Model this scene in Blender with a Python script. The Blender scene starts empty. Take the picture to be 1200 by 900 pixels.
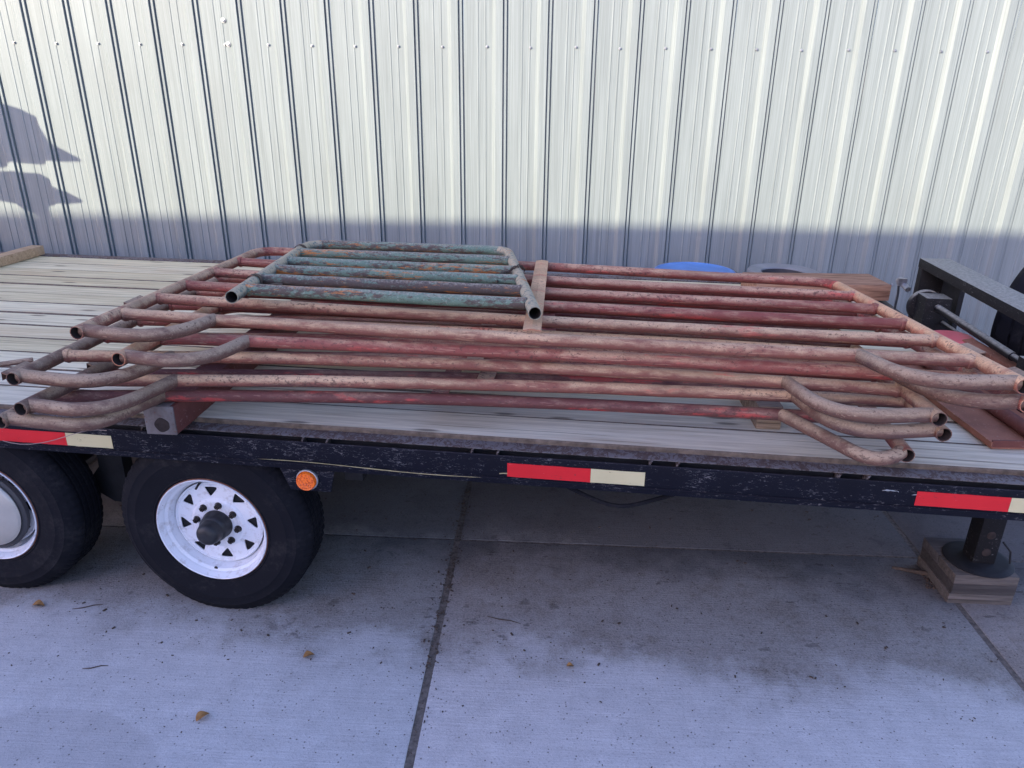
import bpy, bmesh, math, random
from mathutils import Vector, Matrix
random.seed(7)
R = math.radians
sc = bpy.context.scene
col = sc.collection

# ------------------------------------------------------------------ camera
H = 1.9064                                   # height of the camera
cam_d = bpy.data.cameras.new('camera'); cam = bpy.data.objects.new('camera', cam_d); col.objects.link(cam)
pitch, roll, yaw, foc = .3772, .0121, -.0474, 854.2
cp, sp, cy, sy = math.cos(pitch), math.sin(pitch), math.cos(yaw), math.sin(yaw)
fwd = Vector((sy*cp, cy*cp, -sp)); right = Vector((cy, -sy, 0)); up = right.cross(fwd)
r2 = right*math.cos(roll) + up*math.sin(roll); u2 = up*math.cos(roll) - right*math.sin(roll)
cam.matrix_world = Matrix(((r2.x, u2.x, -fwd.x, 0), (r2.y, u2.y, -fwd.y, 0), (r2.z, u2.z, -fwd.z, H), (0, 0, 0, 1)))
cam_d.sensor_width = 36; cam_d.lens = foc/1200*36; cam_d.clip_start = .05; cam_d.clip_end = 500
sc.camera = cam

# ------------------------------------------------------------------ light
SUN_A, SUN_E = R(40), R(15)                  # sun low behind the camera, to the left
w = bpy.data.worlds.new('World'); sc.world = w; w.use_nodes = True
wn = w.node_tree; bg = wn.nodes['Background']
sky = wn.nodes.new('ShaderNodeTexSky'); sky.sky_type = 'NISHITA'; sky.sun_disc = False
sky.sun_elevation = SUN_E; sky.sun_rotation = math.pi + SUN_A; sky.ozone_density = 4.5; sky.air_density = 1.0; sky.dust_density = 1.2
tint = wn.nodes.new('ShaderNodeMix'); tint.data_type = 'RGBA'; tint.blend_type = 'MULTIPLY'; tint.inputs[0].default_value = 1
tint.inputs[7].default_value = (1.36, 1.0, 1.02, 1)     # white balance of the shade light
wn.links.new(sky.outputs[0], tint.inputs[6]); wn.links.new(tint.outputs[2], bg.inputs[0]); bg.inputs[1].default_value = .15
sl = bpy.data.lights.new('sun', 'SUN'); sl.energy = 2.1; sl.angle = R(.4); sl.color = (1, .91, .70)
sun = bpy.data.objects.new('sun', sl); col.objects.link(sun)
sun.rotation_euler = Vector((math.sin(SUN_A)*math.cos(SUN_E), math.cos(SUN_A)*math.cos(SUN_E), -math.sin(SUN_E))).to_track_quat('-Z', 'Y').to_euler()
sc.view_settings.view_transform = 'Standard'; sc.view_settings.look = 'None'
sc.view_settings.gamma = 1; sc.view_settings.exposure = 1.95
sc.render.engine = 'CYCLES'; sc.cycles.use_denoising = True; sc.cycles.denoising_prefilter = 'NONE'; sc.cycles.use_adaptive_sampling = False; sc.cycles.max_bounces = 8

# ------------------------------------------------------------------ frames of reference
TY, TD = -.0725, 2.1635                      # the trailer's heading against the wall, and how far its side stands off
U = Vector((math.cos(TY), math.sin(TY), 0)); N = Vector((-math.sin(TY), math.cos(TY), 0))
def T(s, t, z): return U*s + N*(t+TD) + Vector((0, 0, z))
WALL_Y, RIB_X0, RIB = 5.5, -3.6709, .3048

# ------------------------------------------------------------------ node helpers
class NB:
    def __init__(s, name):
        s.m = bpy.data.materials.new(name); s.m.use_nodes = True
        s.t = s.m.node_tree; s.b = s.t.nodes['Principled BSDF']
        s.co = s.t.nodes.new('ShaderNodeTexCoord').outputs['Object']
        s._geo = s.t.nodes.new('ShaderNodeNewGeometry'); s._oi = s.t.nodes.new('ShaderNodeObjectInfo')
    def lk(s, a, sock):
        if isinstance(a, (int, float)): sock.default_value = a
        elif isinstance(a, (tuple, list)): sock.default_value = (*a, 1) if len(a) == 3 and sock.type == 'RGBA' else a
        else: s.t.links.new(a, sock)
    def math(s, op, a, b=0.0, clamp=False):
        n = s.t.nodes.new('ShaderNodeMath'); n.operation = op; n.use_clamp = clamp
        s.lk(a, n.inputs[0]); s.lk(b, n.inputs[1]); return n.outputs[0]
    def scale(s, v, loc=(0, 0, 0), rnd=True):
        n = s.t.nodes.new('ShaderNodeMapping'); n.inputs['Scale'].default_value = v
        if rnd:
            c = s.t.nodes.new('ShaderNodeCombineXYZ'); k = s.math('MULTIPLY', s._oi.outputs['Random'], 37.0)
            for i in range(3): s.t.links.new(k, c.inputs[i])
            s.t.links.new(c.outputs[0], n.inputs['Location'])
        else: n.inputs['Location'].default_value = loc
        s.t.links.new(s.co, n.inputs['Vector']); return n.outputs[0]
    def noise(s, vec, sc_=5, det=4, rough=.55, dist=0):
        n = s.t.nodes.new('ShaderNodeTexNoise'); n.inputs['Scale'].default_value = sc_; n.inputs['Detail'].default_value = det
        n.inputs['Roughness'].default_value = rough; n.inputs['Distortion'].default_value = dist
        s.t.links.new(vec, n.inputs['Vector']); return n.outputs['Fac']
    def voro(s, vec, sc_=5, feat='F1', two=False):
        n = s.t.nodes.new('ShaderNodeTexVoronoi'); n.feature = feat; n.inputs['Scale'].default_value = sc_; n.voronoi_dimensions = '2D' if two else '3D'
        s.t.links.new(vec, n.inputs['Vector']); return n.outputs['Distance']
    def ss(s, v, a, b):                      # smooth step from a to b
        n = s.t.nodes.new('ShaderNodeMapRange'); n.interpolation_type = 'SMOOTHSTEP'
        s.lk(v, n.inputs['Value']); n.inputs['From Min'].default_value = a; n.inputs['From Max'].default_value = b
        return n.outputs['Result']
    def ramp(s, v, stops):
        n = s.t.nodes.new('ShaderNodeValToRGB'); e = n.color_ramp.elements
        while len(e) < len(stops): e.new(.5)
        for k, (p, c) in enumerate(stops): e[k].position = p; e[k].color = (*c, 1)
        s.lk(v, n.inputs[0]); return n.outputs[0]
    def mix(s, f, a, b, mode='MIX'):
        n = s.t.nodes.new('ShaderNodeMix'); n.data_type = 'RGBA'; n.blend_type = mode; n.clamp_factor = True
        s.lk(f, n.inputs[0]); s.lk(a, n.inputs[6]); s.lk(b, n.inputs[7]); return n.outputs[2]
    def sep(s, v):
        n = s.t.nodes.new('ShaderNodeSeparateXYZ'); s.t.links.new(v, n.inputs[0]); return n.outputs
    def nz(s): return s.sep(s._geo.outputs['Normal'])[2]
    def rnd(s): return s._oi.outputs['Random']
    def done(s, c, rough=.6, metal=0.0, bump=None, strength=.3, dist=.002, spec=None):
        s.lk(c, s.b.inputs['Base Color']); s.lk(rough, s.b.inputs['Roughness']); s.lk(metal, s.b.inputs['Metallic'])
        if spec is not None: s.b.inputs['Specular IOR Level'].default_value = spec
        if bump is not None:
            n = s.t.nodes.new('ShaderNodeBump'); n.inputs['Strength'].default_value = strength; n.inputs['Distance'].default_value = dist
            s.t.links.new(bump, n.inputs['Height']); s.t.links.new(n.outputs[0], s.b.inputs['Normal'])
        return s.m

def m_plain(name, c, rough=.5, metal=0.0, var=.25, sc_=12, bump=.15, spec=.35):
    n = NB(name); a = n.noise(n.scale((1, 1, 1)), sc_, 5)
    d = tuple(x*(1-var) for x in c); l = tuple(min(1, x*(1+var)) for x in c)
    return n.done(n.ramp(a, [(.3, d), (.7, l)]), rough, metal, n.noise(n.scale((1, 1, 1)), sc_*8, 3), bump, .002, spec)

def m_pipe(name, paint, dusty, dust_amt, chip=(.42, .05, .06), chip_amt=.74):
    """worn red enamel under tan dust: long dusty runs, long bare red runs, dark bites, a few bright scrapes"""
    n = NB(name)
    v = n.scale((1, 1, 1)); vl = n.scale((.12, 1, 1))
    fine = n.noise(v, 170, 4, .7); med = n.noise(n.scale((.4, 1, 1)), 34, 6, .68); run = n.noise(vl, 9, 4, .55); big = n.noise(n.scale((.35, 1, 1)), 6, 3, .5)
    base = n.mix(big, tuple(x*.65 for x in paint), tuple(x*1.3 for x in paint))
    base = n.mix(n.ss(run, .56, .72), base, (.10, .055, .048))
    pat = n.ss(n.math('ADD', n.math('MULTIPLY', n.noise(vl, 13, 4, .6), .7), n.math('MULTIPLY', med, .3)), chip_amt-.05, chip_amt+.01)
    lie = n.ss(n.math('ADD', n.nz(), n.math('MULTIPLY', n.math('SUBTRACT', med, .5), 1.5)), -.25, .70)
    th = n.math('ADD', n.math('MULTIPLY', run, .62), n.math('MULTIPLY', med, .38))
    cover = n.math('MULTIPLY', lie, n.ss(th, .62-dust_amt, .80-dust_amt), True)
    tone = n.mix(n.ss(n.math('ADD', n.math('MULTIPLY', big, .6), n.math('MULTIPLY', fine, .4)), .36, .62), tuple(x*.72 for x in dusty), tuple(min(1, x*1.12) for x in dusty))
    c = n.mix(n.math('MULTIPLY', cover, .93), base, tone)
    c = n.mix(n.math('MULTIPLY', pat, .7), c, chip)
    scr = n.ss(n.noise(n.scale((.035, 1, 1)), 210, 4, .7), .585, .64)
    c = n.mix(n.math('MULTIPLY', scr, .42), c, tuple(x*.35 for x in dusty))
    c = n.mix(n.math('MULTIPLY', n.ss(n.noise(n.scale((.05, 1, 1)), 160, 3, .65), .60, .66), .35), c, tuple(min(1, x*1.35) for x in dusty))
    rust = n.ss(n.math('ADD', n.math('MULTIPLY', n.noise(n.scale((.7, 1, 1)), 95, 5, .75), .75), n.math('MULTIPLY', big, .25)), .555, .62)
    c = n.mix(n.math('MULTIPLY', rust, .7), c, (.075, .042, .034))
    return n.done(c, n.math('ADD', .6, n.math('MULTIPLY', cover, .3)), 0, n.math('ADD', fine, n.math('MULTIPLY', med, 1.6)), .6, .0018, .3)

def m_teal(name='teal_enamel_rusting', brown=.0):
    n = NB(name); v = n.scale((1, 1, 1)); vl = n.scale((.14, 1, 1))
    run = n.noise(vl, 10, 4, .6); fine = n.noise(v, 120, 5, .7); med = n.noise(n.scale((.35, 1, 1)), 70, 6, .76)
    c = n.mix(run, (.085, .145, .105), (.19, .285, .21))
    c = n.mix(n.ss(fine, .55, .68), c, (.30, .33, .29))
    dk = n.ss(n.math('ADD', n.math('MULTIPLY', med, .55), n.math('MULTIPLY', run, .45)), .485-brown, .555-brown)
    c = n.mix(n.math('MULTIPLY', dk, .9), c, n.mix(fine, (.055, .036, .034), (.13, .085, .07)))
    rust = n.ss(n.math('ADD', n.math('MULTIPLY', n.noise(n.scale((.18, 1, 1)), 110, 5, .75), .55), n.math('MULTIPLY', n.noise(n.scale((.10, 1, 1)), 16, 3), .45)), .545, .60)
    c = n.mix(n.math('MULTIPLY', rust, .9), c, n.mix(fine, (.34, .10, .02), (.60, .25, .07)))
    dust = n.math('MULTIPLY', n.ss(n.nz(), .45, .98), n.ss(fine, .38, .62))
    c = n.mix(n.math('MULTIPLY', dust, .6), c, (.42, .37, .29))
    return n.done(c, .72, 0, n.math('ADD', fine, med), .6, .0018, .3)

def m_wood(name, lo, hi, grain=(2, 60, 60), dark=(.06, .05, .04), knots=True, red=None):
    n = NB(name)
    v = n.scale(grain); g1 = n.noise(v, 1.0, 6, .62, .25); g2 = n.noise(n.scale((grain[0]*3, grain[1]*4, grain[2]*4)), 1.0, 4, .6)
    big = n.noise(n.scale((.8, 3, 3)), 1.2, 3)
    c = n.ramp(g1, [(.30, lo), (.5, tuple((a+b)/2 for a, b in zip(lo, hi))), (.70, hi)])
    c = n.mix(n.math('MULTIPLY', n.ss(g2, .45, .75), .4), c, tuple(x*.6 for x in lo))
    c = n.mix(n.ss(big, .52, .75), c, n.mix(.55, c, red or tuple(x*.75 for x in hi)))
    crack = n.ss(n.noise(n.scale((grain[0]*.5, grain[1]*1.6, grain[2]*1.6)), 1.0, 3, .5), .63, .68)
    c = n.mix(n.math('MULTIPLY', crack, .6), c, dark)
    if knots:
        kd = n.voro(n.scale((1.5, 6.2, 1)), 1.0, two=True); k = n.ss(n.math('ADD', kd, n.math('MULTIPLY', g1, .10)), .15, .08)
        c = n.mix(n.math('MULTIPLY', k, .75), c, dark)
    c = n.mix(.75, c, n.mix(n.rnd(), (.30, .28, .25), (.66, .66, .66)), 'SOFT_LIGHT')
    h = n.math('SUBTRACT', n.math('ADD', g1, n.math('MULTIPLY', g2, .6)), n.math('MULTIPLY', crack, 1.5))
    return n.done(c, .85, 0, h, .55, .003, .25)

def m_black(name, base=(.010, .011, .018), chips=.66, dust=(.16, .13, .13), dustamt=.25, rough=.38):
    n = NB(name); v = n.scale((1, 1, 1))
    a = n.noise(v, 7, 5); f = n.noise(v, 70, 5, .7); sx = n.noise(n.scale((.6, .35, 2)), 60, 5, .78, 1.6)
    c = n.mix(a, tuple(x*.7 for x in base), tuple(x*1.7 for x in base))
    top = n.math('MULTIPLY', n.ss(n.nz(), .2, .9), n.math('ADD', .35, n.math('MULTIPLY', n.ss(f, .25, .75), .5)))
    c = n.mix(n.math('MULTIPLY', top, dustamt*2.4, True), c, dust)
    c = n.mix(n.math('MULTIPLY', n.ss(n.math('ADD', sx, n.math('MULTIPLY', a, .28)), chips+.095, chips+.14), .6), c, (.20, .19, .19))
    return n.done(c, n.math('ADD', rough, n.math('MULTIPLY', f, .25)), 0, f, .18, .001, .17)

def m_rubber():
    n = NB('tyre_rubber'); v = n.scale((1, 1, 1)); a = n.noise(v, 7, 6, .65); f = n.noise(v, 60, 5, .7)
    c = n.mix(a, (.0045, .0048, .0075), (.0095, .010, .014)); c = n.mix(n.math('MULTIPLY', n.ss(n.math('ADD', n.math('MULTIPLY', a, .6), n.math('MULTIPLY', f, .4)), .50, .66), .5), c, (.034, .031, .031))
    return n.done(c, .82, 0, f, .2, .001, .16)

def m_concrete():
    n = NB('broomed_concrete')
    co = n._geo.outputs['Position']; n.co = co
    v = n.scale((1, 1, 1), rnd=False); X, Y, Z = n.sep(co)
    big = n.noise(v, 1.3, 6, .65); med = n.noise(v, 11, 6, .68); fine = n.noise(v, 130, 5, .75); tiny = n.noise(v, 320, 2, .6)
    broom = n.noise(n.scale((3.0, 110, 1), rnd=False), 1.0, 5, .7)
    c = n.ramp(n.math('ADD', n.math('MULTIPLY', big, .35), n.math('MULTIPLY', med, .65)), [(.36, (.51, .485, .47)), (.64, (.65, .62, .60))])
    c = n.mix(n.ss(broom, .40, .64), n.mix(.16, c, (.30, .27, .26)), c)
    c = n.mix(n.math('MULTIPLY', n.ss(fine, .52, .66), .42), c, (.20, .18, .17))
    c = n.mix(n.math('MULTIPLY', n.ss(tiny, .56, .68), .35), c, (.84, .79, .77))
    # the dirty, damp band along and under the trailer, with an uneven edge
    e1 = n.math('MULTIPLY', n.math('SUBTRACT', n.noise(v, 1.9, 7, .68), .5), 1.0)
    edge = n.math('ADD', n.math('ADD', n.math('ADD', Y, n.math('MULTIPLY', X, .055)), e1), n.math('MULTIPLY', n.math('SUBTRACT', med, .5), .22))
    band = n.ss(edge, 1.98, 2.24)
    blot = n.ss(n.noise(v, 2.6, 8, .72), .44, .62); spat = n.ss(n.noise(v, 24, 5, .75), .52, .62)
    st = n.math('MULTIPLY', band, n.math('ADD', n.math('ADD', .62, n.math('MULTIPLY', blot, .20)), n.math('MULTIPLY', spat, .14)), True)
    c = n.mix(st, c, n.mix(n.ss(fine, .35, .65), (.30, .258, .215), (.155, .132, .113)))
    spot = n.ss(n.noise(v, 6.5, 6, .65), .62, .67)
    c = n.mix(n.math('MULTIPLY', spot, n.math('ADD', .10, n.math('MULTIPLY', band, .35))), c, (.07, .058, .05))
    under_shade = n.ss(edge, 2.5, 2.95)              # shade under the middle of the trailer, painted into the slab colour
    c = n.mix(n.math('MULTIPLY', under_shade, .72), c, (.060, .060, .064))
    drip = n.math('MULTIPLY', n.ss(n.noise(n.scale((.6, 1.4, 1), rnd=False), 17, 5, .6), .61, .65), n.math('MULTIPLY', band, n.ss(n.noise(v, 1.7, 2), .5, .6)))
    c = n.mix(n.math('MULTIPLY', drip, .6), c, (.075, .062, .055))
    # round water mark near the left front
    dx = n.math('SUBTRACT', X, -1.52); dy = n.math('SUBTRACT', Y, 1.45)
    rr = n.math('SQRT', n.math('ADD', n.math('MULTIPLY', dx, dx), n.math('MULTIPLY', n.math('MULTIPLY', dy, dy), 1.7)))
    ring = n.ss(n.math('ADD', rr, n.math('MULTIPLY', med, .05)), .46, .43)
    c = n.mix(n.math('MULTIPLY', ring, .24), c, (.28, .25, .24))
    pit = n.ss(n.voro(n.scale((1, 1, 1), rnd=False), 30, two=True), .12, .05)
    c = n.mix(n.math('MULTIPLY', n.math('MULTIPLY', pit, n.ss(n.noise(v, 15, 3), .52, .58)), .75), c, (.07, .055, .045))
    return n.done(c, .88, 0, n.math('ADD', broom, fine), .7, .003, .2)

def m_wall():
    n = NB('white_painted_steel')
    f = n.noise(n.scale((1, 1, .012)), 150, 3, .6); g = n.noise(n.scale((1, 1, .03)), 22, 4, .6); d = n.noise(n.scale((1, 1, .6)), 1.6, 5, .6)
    c = n.ramp(n.math('ADD', n.math('MULTIPLY', f, .6), n.math('MULTIPLY', g, .4)), [(.34, (.165, .192, .193)), (.50, (.213, .245, .246)), (.66, (.254, .290, .290))])
    c = n.mix(n.math('MULTIPLY', n.ss(d, .5, .75), .6), c, (.193, .218, .216))
    return n.done(c, .5, 0, f, .10, .001, .3)

MAT = {
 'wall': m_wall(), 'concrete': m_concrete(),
 'joint': m_plain('joint_dirt', (.15, .125, .105), .95, 0, .5, 60, .6),
 'pipe_red': m_pipe('faded_red_enamel', (.25, .062, .050), (.48, .278, .183), .20, (.60, .06, .055), .61),
 'pipe_mid': m_pipe('dusty_red_enamel', (.24, .068, .052), (.50, .318, .203), .22, (.56, .08, .065), .62),
 'pipe_dust': m_pipe('dust_coated_enamel', (.23, .085, .060), (.565, .382, .230), .27, (.50, .12, .085), .65),
 'pipe_grey': m_pipe('dirt_coated_enamel', (.15, .078, .056), (.385, .28, .186), .27, (.36, .17, .12), .72),
 'pipe_orange': m_pipe('primer_coated_enamel', (.38, .145, .085), (.70, .43, .24), .32, (.60, .22, .13), .62),
 'pipe_dark': m_pipe('blackened_red_enamel', (.13, .045, .039), (.32, .195, .14), .17, (.48, .06, .05), .57),
 'teal': m_teal(), 'teal_brown': m_teal('teal_enamel_nearly_rusted', .075),
 'teal_dust': m_plain('dusty_teal_pipe', (.27, .255, .21), .85, 0, .45, 40, .5),
 'bore': m_plain('rusty_bore', (.035, .025, .022), .95, 0, .3, 40, .3),
 'plank': m_wood('weathered_deck_wood', (.53, .46, .31), (.82, .745, .52), (2.2, 52, 52), (.12, .088, .058), True, (.62, .46, .28)),
 'plank_grey': m_wood('worn_grey_wood', (.41, .365, .27), (.73, .67, .51), (2.0, 48, 48), (.08, .065, .05), True, (.46, .38, .28)),
 'plank_side': m_plain('dark_board_edge', (.13, .10, .075), .95, 0, .4, 30, .4),  # darker tone for board sides, ends and bevels
 'lumber': m_wood('tan_lumber', (.34, .225, .13), (.54, .385, .25), (3, 50, 50), (.10, .06, .04), False),
 'timber': m_wood('brown_timber', (.15, .07, .042), (.48, .28, .18), (5, 55, 55), (.05, .03, .02), False),
 'block': m_wood('dirty_wood', (.20, .15, .11), (.42, .33, .25), (4, 60, 60), (.04, .03, .03), False),
 'block_grey': m_wood('grey_weathered_block', (.085, .075, .068), (.20, .175, .16), (4, 60, 60), (.04, .035, .03), False),
 'block_dark': m_wood('dark_treated_block', (.05, .045, .045), (.11, .10, .098), (4, 60, 60), (.02, .02, .02), False),
 'black': m_black('black_enamel', (.0032, .0037, .0085), .635, (.10, .085, .09), .15, .42), 'black_top': m_black('worn_rail_cap', (.040, .027, .024), .52, (.15, .105, .09), .32, .6),
 'black_clean': m_black('black_frame_enamel', (.010, .010, .011), .66, (.42, .41, .35), .42, .5),
 'under': m_plain('underbody_black', (.014, .014, .016), .7, 0, .3, 20, .2),
 'rubber': m_rubber(),
 'rim': None, 'refl': None, 'hub': m_plain('hub_black', (.022, .022, .024), .42, 0, .4, 30, .1),
 'cap': m_plain('cream_hub_cover', (.48, .45, .40), .35, .25, .12, 9, .05),
 'nut': m_plain('rusty_nut', (.035, .028, .026), .6, .3, .4, 60, .2),
 'steel': m_plain('grey_steel', (.30, .31, .33), .45, .7, .3, 25, .2),
 'galv': m_plain('galvanised_steel', (.42, .43, .43), .4, .6, .25, 40, .2),
 'rusty': None, 'red_tube': None,
 'blue': m_plain('blue_plastic', (.09, .22, .52), .3, 0, .18, 6, .1),
 'greyplastic': m_plain('grey_plastic', (.19, .20, .215), .45, 0, .2, 6, .1),
 'darkplastic': m_plain('dark_plastic', (.05, .05, .055), .5, 0, .2, 6, .1),
 'redplastic': m_plain('faded_red_plastic', (.66, .14, .15), .5, 0, .12, 8, .1),
 'whiteplastic': m_plain('white_plastic', (.65, .64, .62), .5, 0, .1, 8, .1),
 'chain': m_plain('rusty_chain', (.085, .062, .048), .7, .4, .4, 80, .3),
 'leaf': m_plain('dry_leaf', (.30, .15, .05), .8, 0, .35, 40, .2),
 'twig': m_plain('dry_twig', (.085, .06, .045), .9, 0, .3, 40, .3),
 'siding': m_plain('beige_siding', (.42, .40, .36), .7, 0, .12, 3, .1),
 'roof': m_plain('brown_roof', (.10, .085, .075), .85, 0, .2, 4, .2),
 'scrape': m_plain('scraped_primer', (.30, .26, .14), .7, 0, .3, 40, .2),
 'wire': m_plain('thin_wire', (.30, .24, .22), .6, .2, .2, 40, .1),
}
def _rim():
    n = NB('white_wheel_paint'); v = n.scale((1, 1, 1)); a = n.noise(v, 12, 5); f = n.noise(v, 55, 5, .7)
    c = n.mix(a, (.66, .67, .72), (.82, .83, .86)); c = n.mix(n.ss(f, .66, .72), c, (.10, .07, .06))
    c = n.mix(n.math('MULTIPLY', n.ss(n.noise(v, 26, 6, .7), .5, .66), .5), c, (.42, .38, .36))
    return n.done(c, .4, 0, f, .08, .001)
MAT['rim'] = _rim()
def _rusty(name, a, b, sh):
    n = NB(name); v = n.scale((1, 1, 1)); f = n.noise(v, 9, 6, .65); g = n.noise(v, 70, 4, .7)
    c = n.ramp(f, [(.3, a), (.7, b)]); c = n.mix(n.ss(g, .58, .7), c, sh); return n.done(c, .75, .1, g, .3, .0015)
MAT['rusty'] = _rusty('brown_rusted_steel', (.21, .082, .050), (.35, .145, .088), (.40, .22, .15))
MAT['end_steel'] = _rusty('bare_rusting_plate', (.07, .048, .04), (.22, .195, .185), (.14, .07, .045))
MAT['red_tube'] = _rusty('red_primed_tube', (.10, .028, .022), (.17, .055, .04), (.22, .12, .10))
def _refl(name, c, hi):
    n = NB(name); v = n.scale((1, 1, 1)); a = n.noise(v, 9, 4); f = n.noise(n.scale((.6, 1, 2)), 34, 6, .8, 1.2)
    k = n.mix(a, c, hi); k = n.mix(n.ss(f, .635, .66), k, (.05, .04, .035)); k = n.mix(n.ss(f, .34, .30), k, tuple(min(1, x*.6+.25) for x in c))
    return n.done(k, .32, 0, f, .06, .001)
MAT['tape_red'] = _refl('red_reflective_film', (.52, .008, .012), (.68, .015, .02))
MAT['tape_white'] = _refl('cream_reflective_film', (.50, .44, .24), (.64, .57, .33))
def _lens():
    n = NB('amber_lens'); c = n.ramp(n.voro(n.scale((1, 1, 1)), 130), [(.1, (.50, .055, .004)), (.6, (.90, .17, .012))])
    m = n.done(c, .18); n.b.inputs['Coat Weight'].default_value = .4; return m
MAT['amber'] = _lens()

# ------------------------------------------------------------------ mesh helpers
def fillet(pts, r, n=8):
    """polyline with its inner corners rounded; r is one radius or one per inner corner"""
    pts = [Vector(p) for p in pts]; out = [pts[0]]
    for i in range(1, len(pts)-1):
        rr = r[i-1] if isinstance(r, (list, tuple)) else r
        a, b, c = pts[i-1], pts[i], pts[i+1]; d1 = (a-b).normalized(); d2 = (c-b).normalized()
        ang = math.acos(max(-1, min(1, d1.dot(d2)))); t = min(rr/math.tan(ang/2), .48*(a-b).length if i > 1 else .9*(a-b).length, .9*(c-b).length)
        p, q = b+d1*t, b+d2*t
        for k in range(n+1):
            f = k/n; out.append((p*(1-f)+b*f)*(1-f)+(b*(1-f)+q*f)*f)
    out.append(pts[-1]); return out

class MB:
    def __init__(s): s.v, s.f, s.mi = [], [], []
    def add(s, vs, fs, mi=0):
        o = len(s.v); s.v += [tuple(v) for v in vs]; s.f += [tuple(i+o for i in f) for f in fs]; s.mi += [mi]*len(fs); return s
    def box(s, x0, x1, y0, y1, z0, z1, mi=0, M=None):
        vs = [Vector((x, y, z)) for x in (x0, x1) for y in (y0, y1) for z in (z0, z1)]
        if M: vs = [M @ v for v in vs]
        return s.add(vs, [(0, 1, 3, 2), (4, 6, 7, 5), (0, 4, 5, 1), (2, 3, 7, 6), (0, 2, 6, 4), (1, 5, 7, 3)], mi)
    def prism(s, poly, d0, d1, axis='y', mi=0):
        m = {'y': lambda a, b, d: (a, d, b), 'x': lambda a, b, d: (d, a, b), 'z': lambda a, b, d: (a, b, d)}[axis]
        n = len(poly); vs = [m(a, b, d0) for a, b in poly]+[m(a, b, d1) for a, b in poly]
        fs = [tuple(range(n)), tuple(range(2*n-1, n-1, -1))]+[(i, i+n, (i+1) % n+n, (i+1) % n) for i in range(n)]
        return s.add(vs, fs, mi)
    def tube(s, path, r, seg=14, hollow=.0, mi=0, mi_in=1, squash=1.0, by=None):
        path = [Vector(p) for p in path]; n = len(path)
        ds = [(path[min(i+1, n-1)]-path[max(i-1, 0)]).normalized() for i in range(n)]
        ref = Vector((0, 0, 1)) if abs(ds[0].z) < .9 else Vector((1, 0, 0))
        a = ds[0].cross(ref).normalized(); rings = []
        for i in range(n):
            a = (a-ds[i]*a.dot(ds[i])).normalized(); b = ds[i].cross(a)
            rings.append((path[i], a.copy(), b))
        def ring(k, rad): p, a, b = rings[k]; return [p+a*math.cos(2*math.pi*j/seg)*rad+b*math.sin(2*math.pi*j/seg)*rad*squash for j in range(seg)]
        rad = lambda k: (r[k] if isinstance(r, (list, tuple)) else r)
        vs = [q for k in range(n) for q in ring(k, rad(k))]
        fs = [(k*seg+j, k*seg+(j+1) % seg, (k+1)*seg+(j+1) % seg, (k+1)*seg+j) for k in range(n-1) for j in range(seg)]
        s.add(vs, fs, mi)
        if by: s.mi[-len(fs):] = [by(k) for k in range(n-1) for j in range(seg)]
        if hollow:
            vs = [q for k in range(n) for q in ring(k, rad(k)-hollow)]
            s.add(vs, [tuple(reversed(f)) for f in fs], mi_in)
            for k, fl in ((0, False), (n-1, True)):
                vs = ring(k, rad(k))+ring(k, rad(k)-hollow)
                f2 = [(j, j+seg, (j+1) % seg+seg, (j+1) % seg) for j in range(seg)]
                s.add(vs, [tuple(reversed(f)) for f in f2] if fl else f2, mi)
        else:
            s.add(ring(0, rad(0)), [tuple(reversed(range(seg)))], mi); s.add(ring(n-1, rad(n-1)), [tuple(range(seg))], mi)
        return s
    def lathe(s, prof, seg=48, mi=0, axis='y', c=(0, 0, 0), mod=None, close=False):
        vs = []
        for k, (r, d) in enumerate(prof):
            for j in range(seg):
                t = 2*math.pi*j/seg; rr = r+(mod(k, j) if mod else 0); x, y = rr*math.cos(t), rr*math.sin(t)
                vs.append({'y': (c[0]+x, c[1]+d, c[2]+y), 'z': (c[0]+x, c[1]+y, c[2]+d), 'x': (c[0]+d, c[1]+x, c[2]+y)}[axis])
        m = len(prof); fs = [(k*seg+j, k*seg+(j+1) % seg, ((k+1) % m)*seg+(j+1) % seg, ((k+1) % m)*seg+j) for k in range(m if close else m-1) for j in range(seg)]
        return s.add(vs, fs, mi)
    def mesh(s, name, mats, smooth=True, ang=35, bevel=0, merge=False):
        me = bpy.data.meshes.new(name); me.from_pydata(s.v, [], s.f)
        for m in (mats if isinstance(mats, (list, tuple)) else [mats]): me.materials.append(m)
        me.polygons.foreach_set('material_index', s.mi)
        bm = bmesh.new(); bm.from_mesh(me)
        if merge or bevel: bmesh.ops.remove_doubles(bm, verts=bm.verts, dist=1e-5)
        if bevel:
            es = [e for e in bm.edges if len(e.link_faces) == 2 and e.calc_face_angle(0) > R(40)]
            bmesh.ops.bevel(bm, geom=es, offset=bevel, segments=2, affect='EDGES', profile=.6, clamp_overlap=True)
        bmesh.ops.recalc_face_normals(bm, faces=bm.faces) if (bevel or merge) else None
        bm.to_mesh(me); bm.free()
        if smooth:
            me.polygons.foreach_set('use_smooth', [True]*len(me.polygons)); me.set_sharp_from_angle(angle=R(ang))
        me.update(); return me
    def obj(s, name, mats, parent=None, **k):
        o = bpy.data.objects.new(name, s.mesh(name, mats, **k)); col.objects.link(o)
        if parent: o.parent = parent
        return o

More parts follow.
